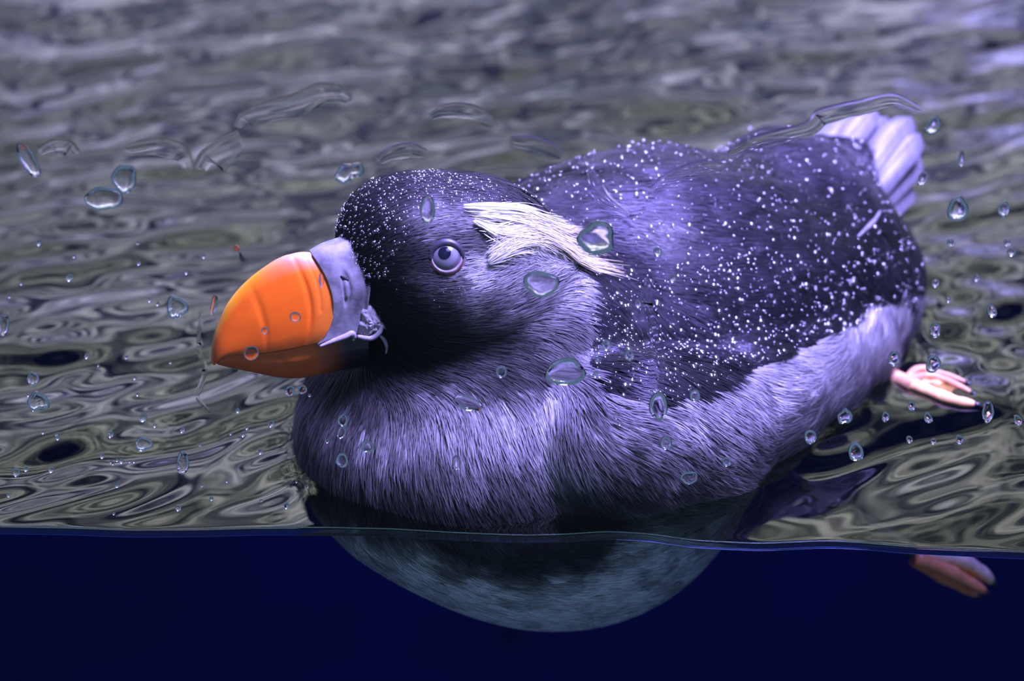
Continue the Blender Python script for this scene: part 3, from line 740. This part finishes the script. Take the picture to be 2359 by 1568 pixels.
# ------------------------------------------------------------------ beads of water on the plumage
CLEAR = clear_mat('clear_water_drop')
t = NT('glinting_water_bead'); tr = t.n('ShaderNodeBsdfTransparent'); gl = t.n('ShaderNodeBsdfGlossy'); gl.inputs['Roughness'].default_value = .2
lw = t.n('ShaderNodeFresnel'); lw.inputs[0].default_value = 2.4; mx = t.n('ShaderNodeMixShader'); t.l(front_only(t, lw), mx.inputs[0]); t.l(tr.outputs[0], mx.inputs[1]); t.l(gl.outputs[0], mx.inputs[2]); t.l(mx.outputs[0], t.out.inputs[0]); BEAD = t.m
bm = bmesh.new(); bmesh.ops.create_icosphere(bm, subdivisions=2, radius=1); bm.normal_update()
bead_me = bpy.data.meshes.new('water_bead'); bm.to_mesh(bead_me); bm.free(); bead_me.polygons.foreach_set('use_smooth', np.ones(len(bead_me.polygons), bool)); bead_me.materials.append(BEAD)
iv = np.array([v.co[:] for v in bead_me.vertices]); itf = np.array([p.vertices[:] for p in bead_me.polygons])
CROWN = [(770, 560), (790, 470), (860, 415), (1000, 395), (1130, 420), (1180, 470), (1060, 470), (960, 500), (930, 560), (900, 640), (830, 640)]
DENSE = [(1360, 700), (1440, 640), (1700, 560), (1880, 620), (2080, 560), (2100, 700), (1960, 760), (1850, 800), (1740, 845), (1620, 900), (1520, 930), (1440, 925), (1362, 870)]
def wbead(c, n):
    px = project(c); b = inpoly(px, BACKPOLY); return (facing(c, n) > .02) * b * np.where(inpoly(px, DENSE), 1.0, .38)
def wcrown(c, n):
    px = project(c); return (facing(c, n) > -.05) * inpoly(px, CROWN) * 1.0
P, N = tri_samples(1900, wbead)
R = .00072 * np.exp(rng.normal(size=len(P)) * .48); R = np.clip(R, .00035, .0019)
P2, N2 = tri_samples(760, wcrown); R2 = np.clip(.00056 * np.exp(rng.normal(size=760) * .35), .0003, .0010)
P = np.concatenate([P, P2]); N = np.concatenate([N, N2]); R = np.concatenate([R, R2]); crown = np.arange(len(P)) >= 1900
cheek = [(1000, 690), (1012, 705), (1040, 672), (1058, 664), (1066, 660), (1070, 668), (1063, 676), (1057, 684), (1054, 694), (1022, 672), (1027, 664), (930, 640), (935, 650), (915, 665)]
hp = hits(cheek); hn = grad(hp); P = np.concatenate([P, hp]); N = np.concatenate([N, hn]); R = np.concatenate([R, np.full(len(hp), .00045)]); crown = np.concatenate([crown, np.ones(len(hp), bool)])
lift = np.where(crown, .0008, .0011)[:, None]
P = P + N * (lift + R[:, None] * .5)
order = np.argsort(-R * (~crown)); big = set(order[:290].tolist())
VV, FF = [], []; k = 0
for i in range(len(P)):
    n = N[i]; sq = .78
    if i in big:
        o = bpy.data.objects.new('water_bead', bead_me); col.objects.link(o); o.location = P[i]; o.scale = (R[i], R[i], R[i] * sq)
        o.rotation_euler = Vector(n).to_track_quat('Z', 'Y').to_euler()
        tag(o, "clear round water bead on the seabird's wet black back", 'water drop', "water beads on the seabird's back")
    else:
        v = iv * R[i]; v = v - n * ((v @ n) * (1 - sq))[:, None]; VV.append(v + P[i]); FF.append(itf + k * len(iv)); k += 1
me = mesh('fine_water_beads', np.concatenate(VV), np.concatenate(FF)); me.materials.append(BEAD)
tag(link('fine_water_beads', me), "fine water beads scattered over the seabird's crown and back", 'water drops', None, 'stuff')

# ------------------------------------------------------------------ drops and films on the inside of the glass
def glass_point(x, y): return at_y(x, y, 0.0)
def drop_mesh(cx, cy, w, h, tilt=0, taper=0, height=.38, lump=.08, seed=0, nr=9, na=36, flat=1.0):
    r_ = np.random.default_rng(seed + int(cx * 7 + cy)); ph = r_.random(4) * 6.28; c0 = glass_point(cx, cy); V, F = [], []
    s = np.linalg.norm(glass_point(cx + 10, cy) - glass_point(cx - 10, cy)) / 20
    H = height * min(w, h) * s * 1.3
    for i in range(nr):
        rr = 1 - (1 - i / (nr - 1)) ** 1.6 if flat == 1.0 else i / (nr - 1)
        for j in range(na):
            a = 2 * math.pi * j / na; k = 1 + lump * (math.sin(2 * a + ph[0]) + .7 * math.sin(3 * a + ph[1]) + .4 * math.sin(5 * a + ph[2]))
            x = math.cos(a) * w / 2 * rr * k; y = math.sin(a) * h / 2 * rr * k
            x *= 1 + taper * (y / (h / 2)); 
            ct, st = math.cos(math.radians(tilt)), math.sin(math.radians(tilt)); x, y = x * ct - y * st, x * st + y * ct
            p = glass_point(cx + x, cy + y); z = H * max(0.0, 1 - rr ** (2 * flat)) ** .5
            p[1] = .00002 + z * (1 + .18 * (y / (h / 2))); V.append(p)
    for i in range(nr - 1):
        for j in range(na): F.append((i * na + j, i * na + (j + 1) % na, (i + 1) * na + (j + 1) % na, (i + 1) * na + j))
    F.append(tuple(range(na)))                       # tiny cap on the crown of the drop
    F.append(tuple((nr - 1) * na + j for j in range(na))[::-1])
    me = mesh('water_drop', V, F)
    bm = bmesh.new(); bm.from_mesh(me); bmesh.ops.recalc_face_normals(bm, faces=bm.faces); bm.to_mesh(me); bm.free()
    me.set_sharp_from_angle(angle=math.radians(34))
    return me
def drop(label, *a, group=None, name='water_drop', **k):
    me = drop_mesh(*a, **k); c = recenter(me); o = link(name, me, CLEAR, None, c); tag(o, label, 'water drop', group); return o
D = drop
D('lumpy water drop on the glass above the orange bill', 803, 398, 62, 46, -25, 0, .5, .16)
D('upright capsule shaped water drop on the glass above the eye', 985, 482, 36, 66, 3, .05, .5, .02)
D('bowl shaped water drop on the glass over the grey cheek', 1247, 655, 84, 58, 0, -.25, .4, .05)
D('large round water drop on the glass at the plume tip', 1375, 548, 88, 74, 10, .1, .45, .09)
D('wide lens shaped water drop on the glass over the shoulder', 1303, 856, 98, 60, -3, .1, .45, .06)
D('heavy water drop hanging at the end of a runnel over the wing edge', 1517, 935, 44, 64, 4, .06, .5, .03)
D('slanting lens shaped water drop on the glass over the breast', 1078, 928, 66, 34, 18, 0, .45, .06)
D('small round water drop over the neck beside the wide lens drop', 1155, 856, 28, 27, 0, 0, .45, .02)
D('round water drop over the front of the grey flank', 1534, 1020, 28, 31, 0, .05, .5, .03)
D('round water drop on the upper edge of the grey flank', 1601, 911, 26, 28, 0, 0, .5, .02)
D('dark teardrop shaped water drop ahead of the bill', 405, 706, 44, 56, -28, .45, .5, .06)
D('upright capsule water drop low on the glass ahead of the breast', 421, 1065, 30, 52, 2, .1, .5, .03)
D('angular water drop far ahead of the breast', 86, 926, 46, 48, -20, .15, .5, .1)
D('small curved water drop directly above the angular one', 76, 872, 26, 32, 15, .1, .5, .1)
D('long slanting water drop far ahead of the seabird above bill height', 64, 368, 36, 84, -32, .15, .5, .05)
D('broad arched water drop with a smaller arched one above it', 238, 458, 86, 56, 4, -.1, .35, .07)
D('arched water drop overlapping the broad arched one', 286, 412, 62, 62, 30, 0, .35, .08)
D('tall bent water drop on the glass behind the rump', 2207, 482, 44, 62, 8, .1, .5, .08)
D('pale slanting water drop beside the tail tip', 2150, 290, 34, 42, 32, 0, .45, .1)
D('small water drop below the pale slanting one by the tail', 2215, 366, 16, 36, 5, 0, .45, .05)
D('small water drop just behind the tail base', 2126, 412, 22, 34, 20, 0, .45, .05)
D('water drop on the glass in front of the orange web', 2150, 838, 32, 44, 6, .1, .5, .08)
D('water drop just past the toes of the trailing foot', 2276, 948, 26, 54, 4, .1, .5, .06)
D('round water drop at the back edge of the flank by the foot', 2060, 826, 28, 34, 10, 0, .5, .05)
D('water drop over the dark water below the flank end', 1972, 1040, 38, 42, 5, .05, .5, .05)
D('flat water drop at the lower flank edge near the waterline', 1588, 1100, 44, 26, -8, 0, .45, .1)
D('round water drop over the lower rear flank', 1867, 1006, 30, 32, 25, 0, .5, .04)
D('tiny water drop over the dark lower flank', 1674, 1064, 20, 22, 0, 0, .5, .05)
D('dark water drop over the rear end of the flank', 1947, 960, 32, 36, 15, 0, .5, .1)
D('arched water drop low on the glass near the capsule drop', 330, 1022, 38, 34, -5, .2, .45, .08)
D('flat round water drop on the glass over the lower bill', 579, 813, 34, 33, 0, 0, .22, .03)
D('small water drop over the upper bill near its cutting edge', 610, 762, 18, 17, 0, 0, .4, .03)
D('round water drop over the orange bill beside the grey plate', 680, 730, 26, 24, 0, 0, .35, .03)
D('oblong water drop over the edge of orange bill and grey plate', 740, 645, 12, 34, -4, 0, .35, .03)
D('water drop over the shaded front of the breast, upper of two', 790, 968, 24, 28, 15, .1, .45, .05)
D('water drop over the shaded front of the breast, lower of two', 787, 996, 20, 30, 10, .1, .45, .05)
D('broad water drop over the shaded lower front of the breast', 846, 1028, 34, 26, 12, 0, .45, .08)
D('dark water drop over the darkest front part of the breast', 788, 1060, 28, 34, 0, .1, .45, .05)
D('small water drop over the dark centre of the breast', 1051, 1066, 20, 32, 10, 0, .45, .12)
D('small round water drop under the bill, farther from the chin of a pair', 668, 900, 22, 24, 0, 0, .45, .06)
D('small round water drop under the bill, nearer the chin of a pair', 697, 897, 20, 22, 0, 0, .45, .06)
D('dark water drop farthest ahead of the bill tip at bill height', 8, 748, 28, 48, 10, 0, .5, .06)
D('narrow dark water drop in front of the bill tip', 493, 702, 18, 42, 12, 0, .45, .1)
rs_ = np.random.default_rng(5)
SM = [(330, 962, 18), (255, 1000, 14), (37, 1088, 18), (60, 1080, 12), (118, 1082, 14), (625, 976, 15), (345, 690, 10), (235, 1050, 12), (280, 1062, 11), (470, 590, 10), (560, 1000, 12), (600, 1040, 12), (420, 990, 12), (410, 1170, 14), (660, 1165, 14), (270, 1118, 10), (20, 1140, 10), (160, 640, 16), (90, 560, 12), (200, 820, 12)]
for x, y, s_ in SM: D('small round water drop on the glass before the open water ahead of the seabird', x, y, s_, s_ * 1.1, 0, 0, .5, .06, group='small glass drops ahead of the seabird', nr=6, na=20)
SR = [(2155, 760, 26), (2155, 652, 16), (2312, 482, 28), (2285, 716, 24), (2138, 962, 20), (2095, 1012, 14), (2150, 1016, 12), (2210, 1012, 18), (2345, 968, 20), (2330, 580, 18), (2250, 640, 14), (2190, 560, 16), (2100, 935, 18), (2040, 960, 18), (2320, 560, 16), (2185, 690, 12)]
for x, y, s_ in SR: D("small water drop on the glass before the open water behind the seabird's tail", x, y, s_, s_ * 1.25, rs_.uniform(-20, 20), 0, .5, .08, group='small glass drops behind the seabird', nr=6, na=20)
for k in range(46):
    x = rs_.uniform(20, 760); y = rs_.uniform(560, 1190)
    if 470 < x < 760 and y < 880: continue
    s_ = rs_.uniform(6, 11); D('tiny water speck on the glass before the open water ahead of the seabird', x, y, s_, s_, 0, 0, .5, .05, group='tiny glass specks ahead of the seabird', nr=5, na=14, name='water_speck')
BS = [(1420, 958, 12), (1428, 975, 9), (1376, 830, 12), (1372, 862, 12), (1500, 762, 10), (1450, 818, 22), (1398, 795, 22), (1470, 700, 16), (1515, 580, 20), (1550, 640, 18)]
for x, y, s_ in BS: D('clear water drop on the glass over the front of the black wing', x, y, s_, s_ * 1.15, 0, 0, .5, .05, group='glass drops over the front of the wing', nr=6, na=20)

def ridge(label, pts, wid, name='water_ridge', deep=46, hgt=.00042):       # a thin film of water: blunt upper edge, thinning out below
    n = 8 * len(pts); c = spline(pts, n); t = np.gradient(c, axis=0); t /= np.linalg.norm(t, axis=1, keepdims=True); nr_ = np.stack([-t[:, 1], t[:, 0]], -1); V, F = [], []
    nr_[nr_[:, 1] < 0] *= -1
    U = [0, .04, .09, .15, .24, .4, .6, .8, 1] if name == 'water_ridge' else list(np.linspace(0, 1, 9)); q = len(U)
    for i in range(n):
        e = math.sin(math.pi * i / (n - 1)) ** .5; w = deep * (.25 + .75 * e) * (wid / 14)
        for u in U:
            p = glass_point(*(c[i] + nr_[i] * w * (u if name == 'water_ridge' else u - .5)))
            z = (math.sin(math.pi / 2 * min(1, u / .15)) * (1 - max(0, (u - .15) / .85)) ** 1.5) if name == 'water_ridge' else math.sin(math.pi * u) ** 2
            p[1] = .00002 + z * hgt * (.2 + .8 * e); V.append(p)
    for i in range(n - 1):
        for j in range(q - 1): a = i * q + j; F.append((a, a + 1, a + q + 1, a + q))
        F.append((i * q, i * q + q, i * q + 2 * q - 1, i * q + q - 1))
    F.append(tuple(range(q))); F.append(tuple((n - 1) * q + j for j in range(q)))
    me = mesh(name, V, F); bm = bmesh.new(); bm.from_mesh(me); bmesh.ops.recalc_face_normals(bm, faces=bm.faces); bm.to_mesh(me); bm.free()
    me.set_sharp_from_angle(angle=math.radians(60)); o = link(name, me, CLEAR, None, recenter(me)); tag(o, label, 'water film'); return o
ridge('long arched water film edge on the glass above the bill', [(540, 290), (556, 258), (620, 230), (680, 214), (735, 190), (785, 198), (815, 224)], 16)
ridge('dark rising water film edge joining the long arched one', [(446, 385), (462, 348), (505, 318), (548, 300)], 22)
ridge('arched water film edge above the broad arched drop', [(285, 335), (350, 318), (410, 324), (438, 350), (446, 388)], 14)
ridge('faint arched water film edge above the crown', [(985, 262), (1020, 240), (1070, 236), (1115, 252), (1150, 285)], 12)
ridge('short faint water film edge above the nape', [(1175, 312), (1230, 314), (1280, 332), (1305, 352)], 14)
ridge('long water film edge arching over the tail', [(1675, 350), (1740, 312), (1850, 282), (1885, 252), (1985, 228), (2060, 216), (2125, 250)], 12)
ridge('slanting water film edge over the front of the back', [(1368, 388), (1388, 425), (1410, 455), (1452, 492)], 12)
ridge('curved water film edge along the top of the back', [(1495, 435), (1535, 398), (1610, 370), (1672, 376)], 11)
ridge('low arched water film edge above the lumpy drop', [(865, 365), (900, 336), (945, 328), (985, 345)], 12)
ridge('small arched water film edge touching the long slanting drop', [(85, 345), (120, 320), (165, 325), (185, 350)], 12)
ridge('thin vertical water runnel over the wing ending in the heavy drop', [(1492, 640), (1490, 720), (1500, 780), (1512, 830), (1516, 900)], 22, 'water_runnel', 22, .0003)
ridge('thin branching water runnel in front of the breast', [(462, 720), (458, 800), (472, 850), (462, 890), (455, 915), (485, 950)], 12, 'water_runnel', 16, .0002)
# reddish fleck stuck to the glass
me = drop_mesh(545, 572, 12, 16, 25, .2, .5, .2, nr=6, na=16); o = link('debris_fleck', me, simple('rusty_debris', (.45, .12, .04), .6, (300, .4)), None, recenter(me)); tag(o, 'tiny rust red fleck stuck to the glass above the bill', 'debris')
me = drop_mesh(556, 592, 8, 26, -15, .2, .4, .2, nr=6, na=16); o = link('debris_fleck', me, simple('dark_debris', (.05, .035, .03), .6, (300, .4)), None, recenter(me)); tag(o, 'thin dark fleck beside the rust red one on the glass', 'debris')
